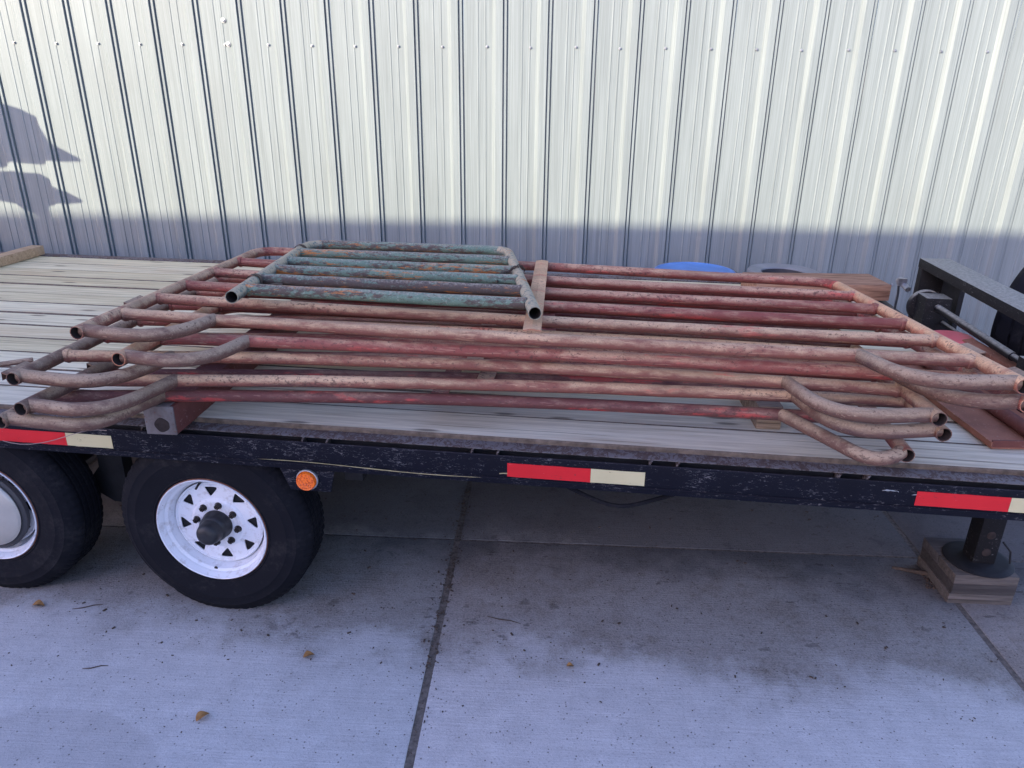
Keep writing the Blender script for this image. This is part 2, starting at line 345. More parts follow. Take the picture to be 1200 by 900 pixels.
def inst(name, me, parent=None, loc=(0, 0, 0), rot=(0, 0, 0)):
    o = bpy.data.objects.new(name, me); col.objects.link(o); o.parent = parent; o.location = loc; o.rotation_euler = rot; return o
def tag(o, label, cat, group=None):
    o['label'] = label; o['category'] = cat
    if group: o['group'] = group
    return o
def thing(name, label, cat, loc, rz=0.0, group=None):
    o = bpy.data.objects.new(name, None); o.empty_display_size = .1; col.objects.link(o)
    o.location = loc; o.rotation_euler = (0, 0, rz); return tag(o, label, cat, group)
def on_trailer(name, label, cat, s, t, z, rz=0.0, group=None): return thing(name, label, cat, T(s, t, z), TY+rz, group)
def structure(o): o['kind'] = 'structure'; return o
def jit(k=.003): return random.uniform(-k, k)

# ------------------------------------------------------------------ ground
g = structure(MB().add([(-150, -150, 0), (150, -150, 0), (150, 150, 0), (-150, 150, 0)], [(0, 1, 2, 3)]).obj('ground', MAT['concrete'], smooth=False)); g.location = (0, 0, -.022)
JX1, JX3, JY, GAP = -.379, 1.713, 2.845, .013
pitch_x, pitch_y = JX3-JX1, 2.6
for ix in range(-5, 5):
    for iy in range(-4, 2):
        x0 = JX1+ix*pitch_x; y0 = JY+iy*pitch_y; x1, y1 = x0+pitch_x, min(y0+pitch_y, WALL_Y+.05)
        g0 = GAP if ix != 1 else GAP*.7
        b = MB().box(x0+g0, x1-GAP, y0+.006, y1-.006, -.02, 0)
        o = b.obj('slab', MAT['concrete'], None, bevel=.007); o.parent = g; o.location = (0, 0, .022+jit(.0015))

for ix in range(-4, 5):
    o = MB().box(JX1+ix*pitch_x-.02, JX1+ix*pitch_x+.02, -7.0, WALL_Y, .001, .0185).obj('joint_filler', MAT['joint'], g, smooth=False)
for iy in range(-3, 2):
    o = MB().box(JX1-8, JX1+8, JY+iy*pitch_y-.015, JY+iy*pitch_y+.015, .001, .0175).obj('joint_filler', MAT['joint'], g, smooth=False)

# ------------------------------------------------------------------ ribbed steel wall
wall = thing('metal_wall', 'white ribbed sheet metal building wall behind the trailer, sunlit above a shade line', 'wall', (RIB_X0, WALL_Y, 0))
W_H = 4.6
def rib_profile(x):                           # one rib period ending at the rib's right foot at x
    p = []
    for a, d in ((-.212, 0), (-.209, -.003), (-.203, -.003), (-.200, 0), (-.160, 0), (-.157, -.003), (-.151, -.003), (-.148, 0),
                 (-.108, 0), (-.082, -.026), (-.034, -.026), (-.0325, -.002), (-.0275, -.002), (-.026, -.013), (-.0085, -.013), (-.007, .008), (-.0015, .008), (.001, 0)):
        p.append((x+a, d))
    return p
nx = 28
for k in range(-8, nx, 3):
    prof = [(k*RIB+.0015, 0)]
    for j in range(3): prof += rib_profile((k+1+j)*RIB)
    b = MB(); n = len(prof)
    b.add([(x, y, 0) for x, y in prof]+[(x, y, W_H) for x, y in prof], [(i, i+1, i+1+n, i+n) for i in range(n-1)])
    o = b.obj('wall_panel', MAT['wall'], wall, smooth=False)
b = MB()
for k in range(-8, nx+2):
    for zz, dx in ((2.213, -.146), (.62, -.146), (3.8, -.146)):
        b.lathe([(.0001, -.011), (.005, -.0105), (.0062, -.006), (.0062, -.003), (.0095, -.0028), (.0098, .0)], 8, c=(k*RIB+dx+jit(.004), -.004, zz+jit(.004)))
o = b.obj('screws', MAT['steel'], wall); o['kind'] = 'stuff'
for k, zz, dx in ((5, 2.214, -.125), (5, 2.364, -.14)):
    b = MB().lathe([(.0001, -.016), (.008, -.015), (.009, -.008), (.016, -.007), (.017, -.003)], 10, c=(0, 0, 0))
    inst('screw', b.mesh('screw', MAT['galv']), wall, (k*RIB+dx, 0, zz))

# ------------------------------------------------------------------ building behind the photographer, whose eave draws the shade line
EH = 1.02 + (WALL_Y+6.0)*math.tan(SUN_E)/math.cos(SUN_A)
SHX0, SHX1 = -15.5, -3.9
shed = thing('storage_shed', 'long beige storage building standing behind the photographer, its eave shading the yard', 'building', (0, -6, 0))
MB().box(SHX0+.5, SHX1-.5, -9, -.5, 0, EH-.35).obj('wall', MAT['siding'], shed, smooth=False)
MB().add([(SHX0, 0, EH-.12), (SHX1, 0, EH-.12), (SHX1, 0, EH), (SHX0, 0, EH), (SHX0, -9.5, EH+.2), (SHX1, -9.5, EH+.2), (SHX1, -9.5, EH-.1), (SHX0, -9.5, EH-.1)],
    [(0, 1, 2, 3), (3, 2, 5, 4), (4, 5, 6, 7), (7, 6, 1, 0), (0, 3, 4, 7), (1, 6, 5, 2)]).obj('roof', MAT['roof'], shed, smooth=False)

# ------------------------------------------------------------------ flatbed trailer
tr = on_trailer('flatbed_trailer', 'black gooseneck flatbed trailer with weathered plank deck, parked alongside the metal wall', 'trailer', 0, 0, 0)
ZD = .815; S0, S1 = -7.2, 1.62
# deck planks
n_pl, tw = 13, 2.505
pw = (tw-.066)/n_pl
for i in range(n_pl):
    t0 = .066+i*pw; cuts = [S0, random.uniform(-4.6, -3.9) if i % 3 == 1 else None, S1-random.uniform(.0, .012)]
    cuts = [c for c in cuts if c is not None]
    for a, c in zip(cuts[:-1], cuts[1:]):
        zt = ZD+jit(.0026); b = MB(); L = c-a; ns = 12
        # a board with slightly wandering edges
        vs = []; 
        for k in range(ns+1):
            x = a+L*k/ns+(0.004 if k == 0 else 0); e0, e1 = t0+.0035+jit(.0016), t0+pw-.0035+jit(.0016)
            vs += [(x, e0, -.036), (x, e0, -.006), (x, e0+.0055, 0+jit(.0006)), (x, e1-.0055, 0+jit(.0006)), (x, e1, -.006), (x, e1, -.036)]
        fs = [(k*6+j, (k+1)*6+j, (k+1)*6+j+1, k*6+j+1) for k in range(ns) for j in (2,)]
        fd = [(k*6+j, (k+1)*6+j, (k+1)*6+j+1, k*6+j+1) for k in range(ns) for j in (0, 1, 3, 4)]+[(k*6+5, (k+1)*6+5, (k+1)*6, k*6) for k in range(ns)]
        fd += [(0, 1, 2, 3, 4, 5), tuple(ns*6+j for j in (5, 4, 3, 2, 1, 0))]
        b.add(vs, fs); b.mi += [1]*len(fd); b.f += fd; o = b.obj('plank', [MAT['plank_grey' if i < 2 else 'plank'], MAT['plank_side']], tr, merge=True); o.location = (0, 0, zt)
# side rail: worn cap strip, recessed web, outer channel with stake pockets
MB().box(S0, S1, .011, .080, .796, .800).obj('rail_cap', MAT['black_top'], tr, bevel=.002)
MB().box(S0, S1, .045, .055, .690, .7955).obj('rail_web', MAT['under'], tr, smooth=False)
ch = MB()
ch.prism([(0, .676), (0, .7805), (.0015, .782), (.006, .782), (.0075, .7805), (.0075, .684), (.040, .684), (.040, .676)][::-1], S0, S1, 'x')
ch.obj('side_rail', MAT['black'], tr, bevel=.0012)
MB().box(S0, S1, -.004, .0, .694, .699).obj('rail_lip', MAT['black'], tr, smooth=False)
for k in range(-12, 4):
    s = -.391+k*.596
    if not (S0 < s < S1): continue
    for ds in (0, .088):
        MB().prism([(s+ds-.010, .70), (s+ds-.010, .783), (s+ds-.004, .7957), (s+ds+.002, .7957), (s+ds-.004, .783), (s+ds-.004, .70)][::-1], .008, .044, 'y').obj('stake_pocket', MAT['black_top'], tr, smooth=False)
MB().box(S0, S1, 2.508, 2.575, .800, .8175).obj('rail_cap', MAT['black_top'], tr, bevel=.002)
MB().prism([(2.575, .676), (2.575, .79), (2.54, .79), (2.54, .676)], S0, S1, 'x').obj('side_rail', MAT['black'], tr)
MB().box(S1, S1+.06, .0, 2.575, .676, .806).obj('front_rail', MAT['black'], tr, bevel=.003)
# reflective film on the side: red then cream, each its own strip
for s, w_, zt, red in ((-2.166, .283, .757, 1), (-1.8825, .178, .757, 0), (-.273, .2794, .757, 1), (.0069, .178, .757, 0), (1.0346, .2794, .757, 1), (1.3145, .178, .757, 0)):
    b = MB(); nn = 8; vs = []
    for k in range(nn+1): vs += [(s+w_*k/nn, -.0016, zt-.0508+jit(.0006)), (s+w_*k/nn, -.0016, zt+jit(.0006))]
    b.add(vs, [(2*k, 2*k+2, 2*k+3, 2*k+1) for k in range(nn)])
    o = b.obj('reflective_strip', MAT['tape_red' if red else 'tape_white'], tr, smooth=False); o['label'] = 'red reflective strip' if red else 'cream white reflective strip'
# scrape along the lower rail
b = MB(); vs = []; nn = 26
for k in range(nn+1):
    f = k/nn; s = -1.16+.80*f; zc = .704+.006*math.sin(f*5+.8)-.004*f; hw = (.0010+.0012*random.random())*(math.sin(f*math.pi)**.4+.05)
    vs += [(s, -.0050, zc-hw), (s, -.0050, zc+hw)]
b.add(vs, [(2*k, 2*k+2, 2*k+3, 2*k+1) for k in range(nn)]); b.obj('scrape_mark', MAT['scrape'], tr, smooth=False)
for s0_, z0_, l_ in ((-.30, .716, .10), (-.215, .712, .06), (.93, .752, .05), (1.02, .744, .06)):
    b = MB(); vs = []
    for k in range(9): vs += [(s0_+l_*k/8, -.0012, z0_+jit(.002)-.002), (s0_+l_*k/8, -.0012, z0_+jit(.002)+.004*math.sin(math.pi*k/8))]
    b.add(vs, [(2*k, 2*k+2, 2*k+3, 2*k+1) for k in range(8)]); b.obj('scrape_mark', MAT['scrape' if z0_ < .73 else 'galv'], tr, smooth=False)
# marker lamp on its bracket
MB().prism([(-1.085, .672), (-1.052, .588), (-.905, .588), (-.885, .672)][::-1], .006, .012, 'y').obj('lamp_bracket', MAT['black'], tr, bevel=.001)
ml = MB().lathe([(.0001, .0), (.038, .0), (.0395, -.004), (.0395, -.011), (.036, -.012)], 28).obj('marker_lamp', MAT['galv'], tr); ml.location = (-.983, .004, .638)
MB().lathe([(.0355, -.010), (.0355, -.022), (.033, -.027), (.030, -.0275), (.0285, -.026), (.021, -.0275), (.0195, -.026), (.012, -.0275), (.0105, -.026), (.0001, -.0268)], 28).obj('lens', MAT['amber'], ml)
# frame underneath
for t in (.78, 1.78):
    MB().prism([(t-.05, .53), (t+.05, .53), (t+.05, .542), (t+.006, .542), (t+.006, .762), (t+.05, .762), (t+.05, .774), (t-.05, .774), (t-.05, .762), (t-.006, .762), (t-.006, .542), (t-.05, .542)], S0, S1, 'x').obj('main_beam', MAT['under'], tr, smooth=False)
for k in range(15): MB().box(-7.0+k*.596, -6.96+k*.596, .042, 2.53, .70, .762).obj('cross_member', MAT['under'], tr, smooth=False)
for s in (-2.34, -1.40): MB().tube([(s, .15, .358), (s, 2.45, .358)], .055, 14).obj('axle', MAT['under'], tr)
for s in (-2.86, -1.88, -.93):
    for t in (.70, 1.70): MB().prism([(s-.11, .5295), (s-.06, .30), (s+.06, .30), (s+.10, .5295)], t, t+.16, 'y').obj('spring_hanger', MAT['under'], tr, smooth=False)
for t in (.78, 1.78):
    for s in (-2.34, -1.40):
        MB().prism([(s-.46, .475), (s-.46, .463), (s-.30, .44), (s-.1, .415), (s+.1, .415), (s+.30, .44), (s+.46, .463), (s+.46, .475)], t-.04, t+.04, 'y').obj('leaf_spring', MAT['under'], tr, smooth=False)
MB().prism([(-1.96, .66), (-1.925, .53), (-1.90, .50), (-1.84, .50), (-1.84, .66)], .34, .46, 'y').obj('step_bracket', MAT['under'], tr, smooth=False)
MB().prism([(-2.06, .40), (-2.04, .345), (-1.97, .30), (-1.90, .30), (-1.90, .64), (-2.0, .64), (-2.01, .46)], .28, .34, 'y').obj('spring_shackle', MAT['under'], tr, smooth=False)
MB().box(-.93, -.86, .22, .42, .52, .675).obj('step_bracket', MAT['under'], tr, smooth=False)
MB().box(-.858, -.81, .26, .36, .56, .675).obj('step_bracket', MAT['under'], tr, smooth=False)
MB().tube([(-2.02, .40, .515), (-1.93, .40, .525)], .02, 8).obj('brake_line', MAT['under'], tr)
# sagging hose under the rail
MB().tube([(-.10+.42*k/14, .06+.01*math.sin(k*.7), .668-.075*math.sin(math.pi*k/14)**.8) for k in range(15)], .008, 8).obj('hose', MAT['rubber'], tr)

# wheels -----------------------------------------------------------------
TYR, TW = .381, .215
def tyre_mesh():
    p = []  # (r, d): d = 0 outer face, TW inner face
    K = lambda r: .205+(r-.205)*(TYR-.205)/(.366-.205)
    half = [(.205, .030), (.212, .014), (.222, .010), (.226, .006), (.229, .009), (.262, .002), (.285, .0), (.290, -.0015), (.294, .0), (.318, .005), (.322, .004), (.326, .008), (.346, .020), (.352, .026), (.360, .034), (.366, .045)]
    p += half
    for a in (.066, .094, .121, .149):
        p += [(.3665, a-.006), (.358, a-.005), (.358, a+.005), (.3665, a+.006)]
    p += [(r, TW-d) for r, d in reversed(half)]
    p = [(K(r), d) for r, d in p]
    seg = 216
    def mod(k, j):
        n_ = len(p)
        if k in (13, 14, 15) or k in (n_-14, n_-15, n_-16): return -.005 if j % 3 == 0 else 0
        if 16 <= k < n_-16 and j % 3 == 0: return -.003
        return 0
    b = MB().lathe(p, seg, mod=mod)
    flat = -.3665                              # the tread stands flat on the slab and the side wall bulges a little
    b.v = [(x, y+(-.010 if y < TW/2 else .010)*max(0, 1-abs(z-flat)/.10)*(abs(x) < .2), max(z, flat)) for x, y, z in b.v]
    return b.mesh('tyre', MAT['rubber'], ang=28)
TYM = tyre_mesh()
def disc_mesh():
    cu = bpy.data.curves.new('disc', 'CURVE'); cu.dimensions = '2D'; cu.fill_mode = 'BOTH'; cu.extrude = .002; cu.resolution_u = 1
    def spl(pts):
        s = cu.splines.new('POLY'); s.points.add(len(pts)-1); s.use_cyclic_u = True
        for q, (x, y) in zip(s.points, pts): q.co = (x, y, 0, 1)
    spl([(.176*math.cos(2*math.pi*k/72), .176*math.sin(2*math.pi*k/72)) for k in range(72)])
    spl([(.052*math.cos(2*math.pi*k/36), .052*math.sin(2*math.pi*k/36)) for k in range(36)])
    for q in range(8):
        a0 = 2*math.pi*(q+.42)/8
        tri = [Vector((.158*math.cos(a0-.21), .158*math.sin(a0-.21), 0)), Vector((.159*math.cos(a0+.17), .159*math.sin(a0+.17), 0)), Vector((.113*math.cos(a0+.09), .113*math.sin(a0+.09), 0))]
        mid = (tri[0]+tri[1])/2; f_ = fillet([mid, tri[1], tri[2], tri[0], mid], [.006, .006, .009], 4)
        spl([(v.x, v.y) for v in f_[:-1]])
    o = bpy.data.objects.new('disc', cu); col.objects.link(o)
    me = bpy.data.meshes.new_from_object(o.evaluated_get(bpy.context.evaluated_depsgraph_get()))
    vs = [v.co.copy() for v in me.vertices]; fs = [tuple(p.vertices) for p in me.polygons]
    bpy.data.objects.remove(o); return vs, fs
DV, DF = disc_mesh()
def rim_mesh():
    b = MB()
    b.lathe([(.2155, .002), (.2175, -.003), (.2155, -.006), (.2120, -.004), (.2095, .004), (.203, .012), (.2005, .022), (.196, .026), (.191, .030), (.1885, .048), (.1800, .060), (.1780, .075), (.1780, .20), (.205, .21), (.2155, .225)], 72)
    b.lathe([(.2157, .0015), (.2195, -.0018), (.2215, .003)], 72, mi=1)
    b.add([(v.x, .058-.010*max(0, (.10-Vector((v.x, v.y)).length)/.05)*0-v.z, v.y) for v in DV], DF)
    b.lathe([(.176, .0555), (.170, .052), (.166, .0555)], 72)
    b.lathe([(.108, .0558), (.102, .0500), (.098, .047), (.058, .046), (.054, .048), (.052, .056)], 48)
    return b.mesh('wheel', [MAT['rim'], MAT['rusty']], ang=30)
RIM = rim_mesh()
HUB = MB().lathe([(.060, .0465), (.060, .040), (.057, .036), (.056, .012), (.053, .004), (.047, -.002), (.0455, -.020), (.043, -.034), (.036, -.044), (.022, -.051), (.008, -.053), (.0001, -.0532)], 36).mesh('hub', MAT['hub'])
DRUM = MB().lathe([(.05, .068), (.165, .068), (.168, .075), (.168, .17), (.05, .17)], 40).mesh('brake_drum', MAT['under'])
def nut_mesh():
    b = MB(); h6 = [(.0112*math.cos(math.pi*k/3), .0112*math.sin(math.pi*k/3)) for k in range(6)]
    b.prism(h6, -.016, 0, 'y'); b.lathe([(.0140, 0), (.0140, -.003), (.0112, -.005)], 14); b.lathe([(.0045, -.016), (.0045, -.022), (.0001, -.0225)], 8)
    return b.mesh('lug_nut', MAT['nut'])
NUT = nut_mesh()
CAPM = MB().lathe([(.148, .004), (.152, -.002), (.149, -.008), (.140, -.013), (.100, -.026), (.050, -.034), (.014, -.036), (.011, -.033), (.0001, -.033)], 56).mesh('hub_cover', MAT['cap'])
CAPB = MB().lathe([(.10, .045), (.166, .030), (.172, .006), (.163, .001), (.146, .004)], 56).mesh('gap_shade_ring', MAT['darkplastic'])  # dark ring stands in for the shade in the gap round the cover
def wheel(s, t, cover=False, plain=False, rot=0.0, label=None):
    r = inst('wheel', RIM, tr, (s, t, .366), (0, rot, 0))
    inst('tyre', TYM, r, (0, -.010, 0), (0, -rot, 0))
    if not plain: inst('brake_drum', DRUM, r)
    if label: r['label'] = label
    if plain: return r
    if cover:
        inst('hub_cover', CAPM, r); inst('gap_shade_ring', CAPB, r)
    else:
        inst('hub', HUB, r)
        for k in range(8):
            a = 2*math.pi*(k+.1)/8; inst('lug_nut', NUT, r, (.0825*math.cos(a), .047, .0825*math.sin(a)))
    a = R(118)
    MB().tube([(.184*math.cos(a), .052, .184*math.sin(a)), (.178*math.cos(a+.02), .030, .178*math.sin(a+.02)), (.172*math.cos(a+.03), .014, .172*math.sin(a+.03))], .0045, 8).obj('valve_stem', MAT['nut'], r)
    return r
for s, cov in ((-1.40, False), (-2.34, True)):
    wheel(s, .035, cov, label='wheel with cream dished cover' if cov else 'white spoke wheel with bare black hub', rot=.25 if not cov else 1.1)
    wheel(s, 2.32, plain=True, rot=random.random())
MB().lathe([(.0001, -.001), (.007, -.001), (.0075, .001)], 10).obj('balance_weight', MAT['nut'], tr).location = (-1.425, .062, .175)

# gooseneck uprights, landing jacks, cross shaft
ft = MB(); SX0, SX1 = 1.655, 1.805
ft.box(SX0, SX1, .66, 1.86, 1.092, 1.14); ft.obj('gooseneck_beam', MAT['black_clean'], tr, bevel=.004)
for t in (.66, 1.81):
    b = MB(); b.box(SX0+.004, SX1-.004, t, t+.05, .45, 1.0915); b.obj('gooseneck_post', MAT['black_clean'], tr, bevel=.003)
    MB().box(SX1-.03, SX1-.006, t-.20 if t > 1 else t+.05, t if t > 1 else t+.25, .45, 1.0913).obj('gusset', MAT['under'], tr, smooth=False)
for t, near in ((.598, 1), (1.55, 0)):
    jx = -.022 if near else 0
    b = MB(); b.box(1.578+jx+.03*near, 1.698+jx+.03*near, t-.055, t+.055, .80 if not near else .55, 1.015)
    if not near: b.lathe([(.0001, .0), (.078, 0), (.082, .006), (.082, .03), (.0001, .03)], 32, axis='y', c=(1.628, t+.0555, .945))
    b.obj('jack_gearbox', MAT['black_clean'], tr, bevel=.004)
    b = MB(); sq = [(1.596+jx, t-.045), (1.684+jx, t-.045), (1.684+jx, t+.045), (1.596+jx, t+.045)]
    b.prism(sq, .148, .80, 'z', 0)
    lg = b.obj('jack_leg', MAT['block_dark' if 0 else 'black_clean'], tr, bevel=.008)
    for zz in (.205, .285): 
        MB().lathe([(.0001, -.0008), (.0155, -.0008), (.0175, .0005)], 18, c=(1.64+jx, t-.0455, zz)).obj('pin_hole', MAT['bore'], lg)
    MB().lathe([(.0001, .152), (.105, .152), (.125, .147), (.130, .143), (.128, .139), (.0001, .139)], 40, axis='z', c=(1.64+jx, t, 0)).obj('foot_plate', MAT['under'], lg)
    MB().tube([(1.70+jx, t-.03, .25), (1.735+jx, t-.035, .21), (1.742+jx, t-.04, .158)], .004, 8).obj('pin_clip', MAT['under'], lg)
MB().tube([(1.638, .63, .968), (1.638, .80, .968)], .0135, 14).obj('cross_shaft', MAT['black_clean'], tr)
MB().tube([(1.638, .78, .968), (1.638, 1.50, .968)], .018, 16).obj('cross_shaft', MAT['black_clean'], tr)
MB().tube([(1.675, 1.50, .895), (1.675, 1.28, .895)], .0105, 12).obj('crank_stub', MAT['black_clean'], tr)
ff = MB(); ff.tube([(1.60, 1.90, .84), (1.66, 2.05, .90), (1.68, 2.12, .95)], .006, 8)
ff.obj('air_line', MAT['under'], tr)
b = MB(); b.tube([(1.672, 1.96, .945), (1.66, 2.03, .965)], .016, 10); b.tube([(1.66, 2.03, .965), (1.655, 2.06, .975)], .021, 10); b.box(1.63, 1.675, 2.0, 2.02, .955, .995)
b.obj('hose_coupling', MAT['steel'], tr)

# ------------------------------------------------------------------ corral panels
PR = .0222
def corral(label, NL, NR, FL, FR, mats, brace_a, seed, foot=(.335, .335), bow=.0, bent=False, clips=(), over=False):
    """NL, NR: open lower ends of the two uprights; FL, FR: top corners (all s, t, z of the tube's axis)"""
    rnd = random.Random(seed)
    NL, NR, FL, FR = map(Vector, (NL, NR, FL, FR))
    base = Vector((NL.x, NL.y, min(NL.z, FL.z)-PR))
    root = on_trailer('pipe_fence', label, 'corral fence', *base, group='red tube corral panels stacked on the trailer deck')
    def pt(a, b): return (NL*(1-a)+NR*a)*(1-b)+(FL*(1-a)+FR*a)*b-base
    fr = fillet([pt(0, 0), pt(0, .5), pt(0, 1), pt(1, 1), pt(1, .5), pt(1, 0)], [.01, .11, .11, .01], 8)
    # long straights get a few points so that they can wander
    def dense(path, step=.25, amp=.0018):
        out = [path[0]]
        for p, q in zip(path[:-1], path[1:]):
            n = int((q-p).length/step)
            for k in range(1, n+1): 
                if k/(n+1) < 1: out.append(p.lerp(q, k/(n+1))+Vector((0, rnd.uniform(-amp, amp), rnd.uniform(-amp, amp))))
            out.append(q)
        return out
    fd_ = dense(fr); yt = min(FL.y, FR.y)-base.y-.10
    MB().tube(fd_, PR, 16, .0026, by=lambda k: 2 if fd_[k].y > yt and fd_[k+1].y > yt else (3 if fd_[k].x > 1.5 else 0)).obj('frame', [mats[0], MAT['bore'], mats[3], mats[5]], root)
    bs = (.16, .315, .468, .635, .80)
    for i, bb in enumerate(bs):
        a, c = pt(0, bb), pt(1, bb); bw = bow*(1-.5*i/4)+rnd.uniform(-.006, .006); n = 14; path = []
        L = (c-a).length; e = PR/L
        ts = [e*.5, e, e+.006/L, e+.011/L]+[k/n for k in range(1, n)]+[1-e-.011/L, 1-e-.006/L, 1-e, 1-e*.5]
        q_ = PR-.0016; rs = [q_, PR+.0026, PR+.0026, q_]+[q_]*(n-1)+[q_, PR+.0026, PR+.0026, q_]
        for f in ts: path.append(a.lerp(c, f)+Vector((0, -bw*4*f*(1-f)+rnd.uniform(-.001, .001), -.004*4*f*(1-f)+rnd.uniform(-.001, .001))))
        MB().tube(path, rs, 16).obj('rail', mats[1+min(i, 1)] if i < 2 else mats[3], root)
    Ls = (NR-NL).length
    for side, ln in zip((0, 1), foot):
        d = ln/Ls; A = (lambda x: x) if side == 0 else (lambda x: 1-x)
        p0 = pt(A(0), .024); pa = pt(A(d*.86), -.010); pb = pt(A(d*1.04), bs[0])
        if bent and side == 1: pa = pt(A(d*.30), -.030); pb = pt(A(d*1.0), bs[0]*.98); pa.z -= .012; p0 = pt(A(.004), .016)
        pb = pb+Vector((0, -bow*.4, 0))
        pth = fillet([p0, pa, pb], .17 if not bent else .12, 12)
        MB().tube(dense(pth, .12, .0012), PR-.0003, 16, .0026).obj('foot', [mats[4], MAT['bore']], root)
    # angle iron brace across the rails
    a0, a1 = brace_a; p, q = pt(a0, bs[0]-.0), pt(a1, 1.0); dr = (q-p).normalized(); sx = Vector((1, 0, 0)); sx = (sx-dr*sx.dot(dr)).normalized(); up_ = sx.cross(dr)
    if up_.z < 0: up_ = -up_
    if not over: up_ = -up_; q = q-dr*.15; p = p+dr*.035+Vector((0, -bow, 0))
    b = MB(); p = p+up_*(PR+.001)-dr*.018; q = q+up_*(PR+.001)+dr*.005
    sec = [(-.030, 0), (-.026, .0), (0, .004), (.026, .0), (.030, 0), (.030, .004), (0, .0085), (-.030, .004)]
    vs = [p+sx*x+up_*y for x, y in sec]+[q+sx*x+up_*y for x, y in sec]; n = len(sec)
    b.add(vs, [tuple(range(n)), tuple(range(2*n-1, n-1, -1))]+[(i, i+n, (i+1) % n+n, (i+1) % n) for i in range(n)])
    b.obj('centre_brace', mats[5], root, smooth=False, merge=True)
    for a, bb, off in clips:                  # small folded steel clips that take the linking pin
        c = pt(a, bb); s_ = -1 if a < .5 else 1; dz = (pt(a, bb+.08)-pt(a, bb)).normalized()
        b = MB(); o0 = c+Vector((s_*(PR+.0), 0, off))
        w1 = Vector((s_*.028, 0, .008)); w2 = Vector((s_*.030, 0, -.016))
        for qa, qb in ((o0, o0+w1), (o0+w1, o0+w2)):
            th = Vector((0, 0, .004)); v = [qa-dz*.055, qb-dz*.055, qb+dz*.055, qa+dz*.055]
            b.add([x for x in v]+[x+th for x in v], [(3, 2, 1, 0), (4, 5, 6, 7), (0, 1, 5, 4), (1, 2, 6, 5), (2, 3, 7, 6), (3, 0, 4, 7)])
        b.obj('connector_clip', mats[4], root, smooth=False, merge=True)
    return root
P_ = MAT
orange, dust, mid, red, grey = P_['pipe_orange'], P_['pipe_dust'], P_['pipe_mid'], P_['pipe_red'], P_['pipe_grey']
dark = P_['pipe_dark']
corral('topmost red tube corral panel, lying directly under the small green gate', (-1.659, -.115, 1.18), (1.172, -.150, 1.18), (-1.735, 1.385, 1.15), (1.073, 1.325, 1.11),
    (dust, dust, dust, mid, grey, orange), (.517, .517), 1, (.345, .335), .012, over=True, clips=((0, .27, 0), (1, .235, .004), (1, .06, .004)))
corral('second red corral panel from the top, its foot end sticking out under the topmost panel', (-1.478, -.186, 1.125), (1.205, -.130, 1.118), (-1.55, 1.25, 1.095), (1.06, 1.21, 1.065),
    (orange, mid, dust, mid, grey, mid), (.50, .50), 2, (.30, .24), -.05)
corral('middle red corral panel of the stack, with a brown angle clip on its left upright', (-1.806, -.245, 1.062), (.985, -.130, 1.06), (-1.86, 1.19, 1.045), (.92, 1.34, 1.02),
    (grey, dust, mid, mid, grey, dust), (.50, .50), 3, (.36, .345), -.09, clips=((0, .05, .002),))
corral('second lowest red corral panel of the stack, left foot level with the trailer edge', (-1.729, -.328, 1.0), (1.022, -.100, 1.0), (-1.70, 1.24, .99), (.99, 1.50, .975),
    (grey, dust, mid, red, grey, dust), (.49, .49), 4, (.31, .345), -.07, clips=((0, .27, .004),))
corral('lowest red corral panel of the stack, right foot bent down onto the planks', (-1.813, -.325, .95), (.935, -.10, .925), (-1.77, 1.02, .945), (.93, 1.45, .93),
    (grey, dark, dark, red, grey, mid), (.46, .46), 5, (.345, .31), -.085, bent=True)
# link rod beside the middle panel's left end
b = MB(); b.tube([(-.10, -.02, 0), (.015, .055, .004)], .0095, 10); b.box(-.12, -.06, -.05, -.02, -.012, .012)
o = b.obj('steel_rod', MAT['pipe_grey']); tag(o, 'short dirty steel linking rod left of the middle corral panel', 'rod'); o.location = T(-1.95, -.06, 1.03); o.rotation_euler.z = TY

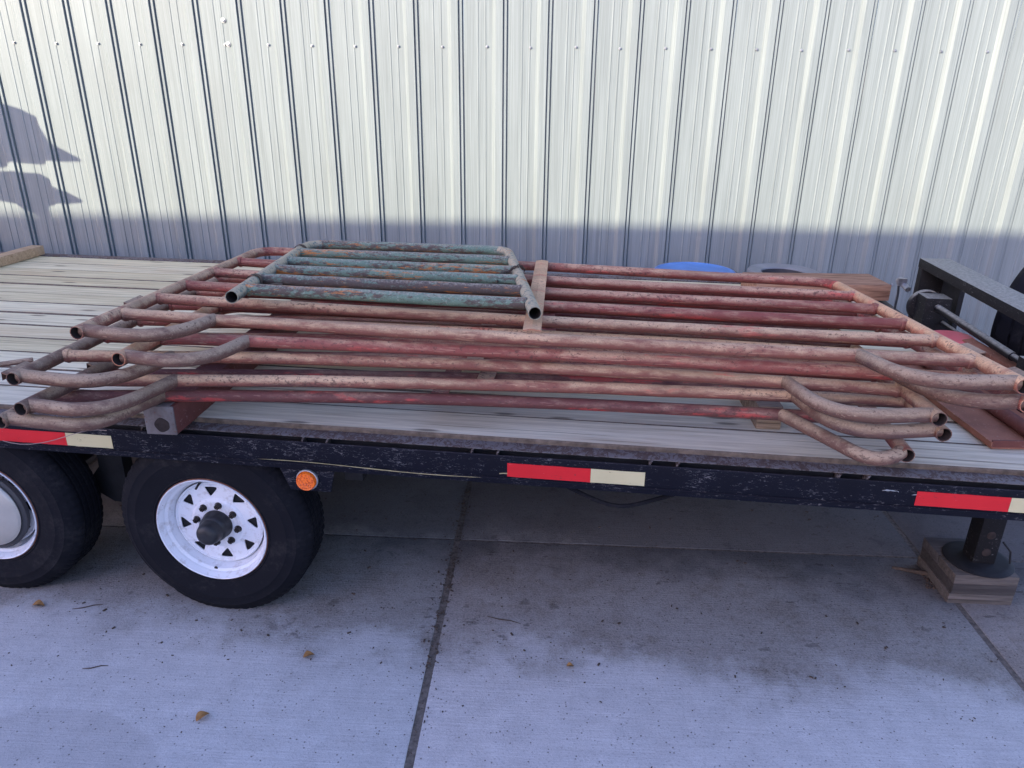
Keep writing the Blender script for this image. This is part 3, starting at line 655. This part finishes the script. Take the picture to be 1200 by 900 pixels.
# ------------------------------------------------------------------ small green gate
def gate():
    NL, NR, FL, FR = Vector((-1.258, .150, 1.247)), Vector((-.205, .145, 1.24)), Vector((-1.475, 1.40, 1.19)), Vector((-.462, 1.43, 1.185))
    base = Vector((NL.x, NL.y, 1.20)); GR = .0225
    root = on_trailer('corral_gate', 'small green rusting tube gate lying on top of the red panels', 'gate', *base)
    def pt(a, b): return (NL*(1-a)+NR*a)*(1-b)+(FL*(1-a)+FR*a)*b-base
    fr = fillet([pt(0, 0), pt(0, 1), pt(1, 1), pt(1, 0)], [.12, .12], 9)
    me = MB().tube(fr, GR, 18, .0026, by=lambda k: 2 if 7 <= k <= len(fr)-9 else 0).obj('frame', [MAT['teal_frame'], MAT['bore'], MAT['teal']], root)
    for i, bb in enumerate((.105, .265, .425, .58, .775)):
        a, c = pt(0, bb), pt(1, bb); e = .02
        pth = [a.lerp(c, f)+Vector((0, jit(.0015), jit(.0015))) for f in [e*.6, e, e+.008]+[k/10 for k in range(1, 10)]+[1-e-.008, 1-e, 1-e*.6]]
        rs = [GR-.002, GR+.0015]+[GR-.001]*11+[GR+.0015, GR-.002]
        MB().tube(pth, rs, 18).obj('rail', MAT['teal_brown' if i == 1 else 'teal'], root)
    for bb in (.22, .83):                      # steel straps bent round the left upright
        c = pt(0, bb); d = (pt(0, bb+.05)-c).normalized(); sx = Vector((1, 0, 0)); sx = (sx-d*sx.dot(d)).normalized(); up_ = sx.cross(d)
        if up_.z < 0: up_ = -up_
        path = [c+sx*(GR+.004)*math.cos(a)+up_*(GR+.004)*math.sin(a)+d*.004*math.sin(a*2) for a in [R(x) for x in range(200, -41, -20)]]
        path += [c+sx*(GR+.03)-up_*.010+d*-.010, c+sx*(GR+.065)-up_*.002-d*.02, c+sx*(GR+.085)-up_*.006-d*.024]
        b = MB(); vs = []
        for k, q in enumerate(path):
            nn = (q-c).normalized()*.0025; wd = .012*(1 if k < 12 else 1.2)
            vs += [q-d*wd, q+d*wd, q+d*wd+nn, q-d*wd+nn]
        fs = [(k*4+j, k*4+(j+1) % 4, (k+1)*4+(j+1) % 4, (k+1)*4+j) for k in range(len(path)-1) for j in range(4)]+[(3, 2, 1, 0), tuple(len(vs)-4+j for j in range(4))]
        b.add(vs, fs).obj('hinge_strap', MAT['chain'], root, merge=True)
    return base, pt, GR
def _tf():
    n = NB('teal_frame_dusty'); v = n.scale((1, 1, 1)); f = n.noise(v, 60, 5, .7); g_ = n.noise(v, 12, 5, .6)
    X, Y, Z = n.sep(n.co)
    c = n.mix(g_, (.08, .12, .10), (.16, .21, .18)); c = n.mix(n.ss(f, .52, .60), c, (.065, .048, .036))
    d = n.math('MULTIPLY', n.ss(n.nz(), -.4, .5), n.ss(f, .36, .52))
    c = n.mix(n.math('MULTIPLY', d, n.ss(g_, .22, .42)), c, (.42, .345, .225)); c = n.mix(n.ss(n.noise(v, 30, 4, .6), .62, .68), c, (.42, .16, .05))
    return n.done(c, .8, 0, n.math('ADD', f, g_), .5, .0018)
MAT['teal_frame'] = _tf()
gb, gpt, GR = gate()
# chain hung round the right upright of the gate
cb = gb+gpt(1, .50)
chn = on_trailer('chain', 'short rusty chain wrapped round the right side of the green gate', 'chain', *cb)
path = []
d = (gpt(1, .6)-gpt(1, .5)).normalized()
for k in range(13):
    a = R(-30+k*17); path.append(Vector((math.cos(a)*(GR+.006), 0, math.sin(a)*(GR+.006)))+d*(-.04+k*.011))
path = [d*.10+Vector((.034, 0, .004)), d*.085+Vector((.028, 0, .016)), d*.07+Vector((.010, 0, GR+.008)), d*.045+Vector((-.018, 0, GR+.002)), d*.02+Vector((-.038, 0, .012)), d*.0+Vector((-.058, -.012, .012)), d*-.03+Vector((-.072, -.012, .016)), d*-.06+Vector((-.080, -.012, .010)), d*-.10+Vector((-.092, -.01, -.004)), d*-.14+Vector((-.098, -.01, .002))]
pts = []
for p, q in zip(path[:-1], path[1:]):
    for k in range(3): pts.append(p.lerp(q, k/3))
for k, (p, q) in enumerate(zip(pts[:-1], pts[1:])):
    dd = (q-p).normalized(); s1 = dd.cross(Vector((0, 0, 1))); s1 = s1.normalized() if s1.length > .1 else Vector((1, 0, 0)); s2 = dd.cross(s1)
    side_ = s1 if k % 2 else s2; m_ = (p+q)/2; hl = max((q-p).length*.78, .006)
    lp = [m_+dd*hl*math.cos(a)+side_*.0055*math.sin(a) for a in [2*math.pi*j/10 for j in range(11)]]
    MB().tube(lp, .0021, 6).obj('link', MAT['chain'], chn)

# ------------------------------------------------------------------ things on the deck
# square steel tube that carries the panels on the left
tb = on_trailer('steel_tube', 'red primed square steel tube under the stack, silver end plate facing the camera', 'steel tube', -1.452, -.075, .8145, .045)
b = MB(); w2 = .052
b.box(-w2, w2, 0.004, 1.5, 0, .104).obj('body', MAT['red_tube'], tb, bevel=.006)
b = MB(); b.box(-w2-.001, w2+.001, -.003, .0035, .002, .106); b.box(-w2-.001, w2-.012, .0035, .075, .1045, .1075); b.obj('end_plate', MAT['end_steel'], tb, bevel=.002)
MB().lathe([(.0001, -.0042), (.023, -.0042), (.026, -.004), (.026, -.001)], 22, c=(.006, 0, .038), mod=lambda k, j: .0012*math.sin(j*1.3) if k else 0).obj('bolt_hole', MAT['bore'], tb)
o = MB().box(-.043, .043, 0, .95, 0, .088).obj('wood_block', MAT['block'], bevel=.005); tag(o, 'dirty square wood block under the right end of the panel stack', 'wood block'); o.location = T(.622, .275, .8148); o.rotation_euler.z = TY+.06
o = MB().box(-.045, .045, -.9, .52, 0, .062).obj('lumber_piece', MAT['lumber'], bevel=.004); tag(o, 'tan piece of sawn lumber lying across the far left corner of the deck', 'lumber'); o.location = T(-3.955, 2.03, .8175); o.rotation_euler.z = TY+.03
ti = MB(); ti.box(-.74, .0, .0, .148, 0, .094); ti.box(-.74, -.006, .150, .295, 0, .092)
o = MB().box(-.78, .0, .0, .295, 0, .094).obj('timber', MAT['timber'], bevel=.006); tag(o, 'thick rough brown timber on the deck behind the far right corner of the panels', 'timber'); o.location = T(1.675, 2.195, .8185); o.rotation_euler.z = TY+.12
# brown steel trough lying across the front of the deck
tg = on_trailer('steel_trough', 'long brown rusted steel trough lying across the right front of the deck', 'steel trough', 1.335, .215, .8155, .10)
b = MB(); L = .86
b.box(0, .36, 0, L, .006, .011); b.prism([(0.0, .006), (-.004, .030), (.002, .031), (.006, .011)], 0, L, 'y'); b.obj('floor_plate', MAT['rusty'], tg, smooth=False)
MB().prism([(.3605, .0), (.3605, .110), (.40, .118), (.40, .112), (.3665, .104), (.3665, .0)], 0, L+.02, 'y').obj('back_plate', MAT['rusty'], tg, smooth=False)
MB().box(.0, .36, .0, .006, .0115, .036).obj('end_lip', MAT['red_tube'], tg, smooth=False)
MB().tube([(.17, .02, .036), (.17, L-.02, .036)], .024, 14).obj('inner_pipe', MAT['red_tube'], tg)
MB().tube([(.335, .56, .075), (.335, .60, .075)], .020, 14, .003).obj('pipe_stub', [MAT['rusty'], MAT['bore']], tg)
b = MB().lathe([(.0001, .012), (.10, .012), (.108, .010), (.112, .004), (.114, -.010)], 40, axis='z'); b.lathe([(.1142, -.002), (.120, -.004), (.120, -.012), (.1142, -.012)], 40, axis='z', mi=1)
o = b.obj('bucket_lid', [MAT['redplastic'], MAT['whiteplastic']]); tag(o, 'faded red round lid with a white rim behind the brown steel trough', 'lid'); o.location = T(1.56, 1.16, .905); o.rotation_euler = (R(4), R(-6), 0)
# spare tyre standing on the gooseneck, seen under the black beam
# ------------------------------------------------------------------ jack blocks, three boards
for z0, z1, m_, lab, ox, ww in ((0, .046, 'block_grey', 'bottom wooden board of the three stacked under the landing jack foot', 0, .255), (.0465, .094, 'block_dark', 'dark middle wooden board of the three stacked under the landing jack foot', .006, .25)):
    o = MB().box(0, ww, 0, .27, 0, z1-z0).obj('wood_board', MAT[m_], bevel=.003); tag(o, lab, 'board', 'boards stacked under the landing jack'); o.location = T(1.480+ox, .478, z0); o.rotation_euler.z = TY+.07
for y0, lab in ((0, 'near grey board of the top pair under the landing jack foot plate'), (.138, 'far grey board of the top pair under the landing jack foot plate')):
    o = MB().box(0, .25, 0, .134, 0, .043).obj('wood_board', MAT['block_grey' if y0 == 0 else 'block_dark'], bevel=.003); tag(o, lab, 'board', 'boards stacked under the landing jack'); o.location = T(1.484-.0097*(y0 > 0), .476+y0, .0945); o.rotation_euler.z = TY+.07

# ------------------------------------------------------------------ barrels between trailer and wall
bb = thing('barrel', 'blue plastic barrel between the trailer and the wall, only its lid showing', 'barrel', T(.645, 2.895, 0))
MB().lathe([(.0001, 0), (.24, 0), (.262, .02), (.27, .10), (.268, .27), (.276, .28), (.276, .30), (.268, .31), (.268, .52), (.276, .53), (.276, .55), (.268, .56), (.266, .74), (.255, .775), (.250, .780)], 48, axis='z').obj('body', MAT['blue'], bb)
MB().lathe([(.250, .778), (.272, .779), (.276, .790), (.272, .801), (.258, .806), (.250, .800), (.242, .797), (.0001, .800)], 48, axis='z').obj('lid', MAT['blue'], bb)
b2 = thing('barrel', 'grey open topped barrel with dark inside, right of the blue barrel', 'barrel', T(1.225, 2.87, .022))
MB().lathe([(.0001, 0), (.20, 0), (.225, .03), (.228, .40), (.226, .74), (.232, .752), (.232, .80), (.226, .808), (.205, .806), (.17, .800), (.145, .797), (.140, .785), (.140, .60), (.0001, .58)], 48, axis='z').obj('body', MAT['greyplastic'], b2)
MB().lathe([(.1385, .79), (.1385, .70), (.0001, .70)], 40, axis='z').obj('inner_bucket', MAT['darkplastic'], b2)

# ------------------------------------------------------------------ spare tyre behind the gooseneck beam
sp_ = on_trailer('spare_tyre', 'black spare tyre with zigzag tread standing behind the gooseneck beam', 'tyre', 2.36, 1.72, 0)
def zig_tyre():
    p = [(.20, .02), (.24, .0), (.31, .0), (.35, .02), (.372, .05), (.372, .07), (.362, .072), (.362, .082), (.372, .084), (.372, .13), (.362, .132), (.362, .142), (.372, .144), (.372, .19), (.372, .20), (.35, .23), (.31, .25), (.24, .25), (.20, .23)]
    def mod(k, j): return -.009 if 4 <= k <= 14 and (j+k) % 4 == 0 else 0
    return MB().lathe(p, 96, mod=mod).mesh('tread', MAT['rubber'], ang=25)
o = inst('tyre_body', zig_tyre(), sp_, (0, -.12, .86), (0, 0, R(38)))
MB().box(-.30, .30, -.16, .16, .44, .489).obj('carrier', MAT['under'], sp_, smooth=False)
MB().box(-.06, .06, -.06, .06, 0, .4395).obj('carrier_leg', MAT['under'], sp_, smooth=False)

# ------------------------------------------------------------------ added shapes out of view at left, outlined to cast two hat-like wall shadows
def wall_to(x, z, back):                      # point on the wall -> point 'back' metres in front of it, along the sun's ray
    return Vector((x-back*math.tan(SUN_A), WALL_Y-.02-back, z+back*math.tan(SUN_E)/math.cos(SUN_A)))
BK = 2.0
rk = thing('shadow_caster', 'added unseen post with two cut-out outlines that cast the shadows on the left of the wall', 'blocker', wall_to(-4.75, 0, BK)*1.0)
rk.location.z = .82
def sil(pts, name):
    q3 = [Vector((x, 0, z)) for x, z in pts]; m_ = (q3[0]+q3[-1])/2
    q = [wall_to(v.x, v.z, BK)-rk.location for v in fillet([m_]+q3+[m_+Vector((0, 0, .001))], .035, 4)]
    b = MB(); n = len(q); dv = Vector((-.10*math.tan(SUN_A), -.10, .10*math.tan(SUN_E)/math.cos(SUN_A)))
    q1 = [v+dv for v in q]; b.add(q+q1, [tuple(range(n)), tuple(range(2*n-1, n-1, -1))]+[(i, i+n, (i+1) % n+n, (i+1) % n) for i in range(n)])
    return b.obj(name, MAT['rusty'], rk, smooth=False, merge=True)
sil([(-4.75, 1.36), (-4.14, 1.36), (-4.02, 1.40), (-3.80, 1.388), (-3.795, 1.41), (-3.515, 1.415), (-3.52, 1.435), (-3.69, 1.525), (-3.73, 1.62), (-3.77, 1.715), (-3.90, 1.78), (-4.02, 1.815), (-4.25, 1.83), (-4.6, 1.80), (-4.8, 1.6)], 'shadow_outline')
sil([(-4.75, 1.12), (-4.21, 1.115), (-4.06, 1.09), (-3.98, 1.03), (-3.93, 1.0), (-3.87, .975), (-3.845, .98), (-3.85, 1.085), (-3.566, 1.115), (-3.57, 1.135), (-3.75, 1.23), (-3.765, 1.27), (-3.86, 1.325), (-4.14, 1.338), (-4.75, 1.33)], 'shadow_outline')
pz = wall_to(-4.75, 1.5, BK).z
MB().box(-.04, .04, -.04, .04, -.001, pz+.3-.82).obj('post', MAT['under'], rk, smooth=False)

# ------------------------------------------------------------------ litter on the slab
def leaf(x, y, size, rz, label):
    b = MB(); n = 8; vs = []
    for k in range(n+1):
        f = k/n; wd = size*.36*math.sin(math.pi*f**.8)+.0004; xx = size*(f-.5); zz = .004+size*.16*math.sin(f*3.3)
        vs += [(xx, -wd, zz+wd*.55), (xx, 0, zz), (xx, wd, zz+wd*.4)]
    fs = []
    for k in range(n): fs += [(k*3, (k+1)*3, (k+1)*3+1, k*3+1), (k*3+1, (k+1)*3+1, (k+1)*3+2, k*3+2)]
    b.add(vs, fs); o = b.obj('fallen_leaf', MAT['leaf']); o.location = (x, y, .001); o.rotation_euler.z = rz
    return tag(o, label, 'leaf', 'dry leaves on the concrete')
leaf(-.824, 2.057, .042, .5, 'curled tan leaf on the concrete in front of the bare hub wheel')
leaf(-1.082, 1.76, .048, .9, 'yellow brown leaf nearest the bottom edge of the photo')
leaf(.123, 2.067, .028, .1, 'tiny dry leaf on the slab right of the long joint')
leaf(-1.976, 2.262, .05, .1, 'brown leaf lying beside the left wheel')
b = MB().tube([(-.17, .012, .02), (-.08, .0, .016), (0, -.006, .012), (.03, -.006, .012)], [.006, .009, .010, .008], 8)
o = b.obj('stick', MAT['twig']); tag(o, 'dry stick pointing left from the blocks under the jack', 'stick'); o.location = T(1.50, .66, 0); o.rotation_euler.z = TY
for x, y, L_, rz, lab in ((-1.56, 1.955, .085, .35, 'thin dry twig on the clean concrete at the left'), (-1.78, 2.27, .11, .4, 'thin dry twig lying between the two wheels'), (-.13, 2.30, .14, -.2, 'long thin twig in the stained band right of the joint')):
    o = MB().tube([(-L_/2, .006, .003), (-L_/6, 0, .0035), (L_/5, .004, .003), (L_/2, -.004, .004)], [.0012, .0022, .002, .001], 6).obj('twig', MAT['twig']); tag(o, lab, 'twig', 'twigs on the concrete'); o.location = (x, y, 0); o.rotation_euler.z = rz
b = MB()
for k in range(60):
    x, y = random.gauss(0, .022), random.uniform(-.10, .06); r_ = random.uniform(.002, .006)
    M_ = Matrix.Translation((x, y, r_*.6)) @ Matrix.Rotation(random.random()*3, 4, (random.random(), random.random(), 1))
    b.box(-r_, r_, -r_*.7, r_*.7, -r_*.5, r_*.5, M=M_)
o = b.obj('debris', MAT['twig'], smooth=False); o['kind'] = 'stuff'; o.location = T(1.478, .66, 0); o.rotation_euler.z = TY
b = MB()
for k in range(1100):
    x, y = random.uniform(-2.1, 1.7), random.uniform(1.65, 3.3); r_ = random.uniform(.0006, .0017)*(1.6 if y > 2 else .9)*random.choice((1, 1, 1, 1.8))
    if random.random() < .35: x = -.379+random.gauss(0, .02)
    M_ = Matrix.Translation((x, y, r_*.4+.001)) @ Matrix.Rotation(random.random()*3, 4, (0, 0, 1))
    b.box(-r_*random.uniform(1, 2.5), r_, -r_*.7, r_*.7, -r_*.4, r_*.4, M=M_)
o = b.obj('grit', MAT['twig'], smooth=False); o['kind'] = 'stuff'
# thin stray wire hanging on the side rail at the far left
b = MB().tube([(-.30+.035*k, -.012-.004*math.sin(k), -.01-.020*math.sin(k*.45)+.0045*k) for k in range(13)], .0013, 6)
o = b.obj('stray_wire', MAT['wire']); tag(o, 'thin stray wire hanging over the left reflective strip', 'wire'); o.location = T(-1.83, 0, .722); o.rotation_euler.z = TY
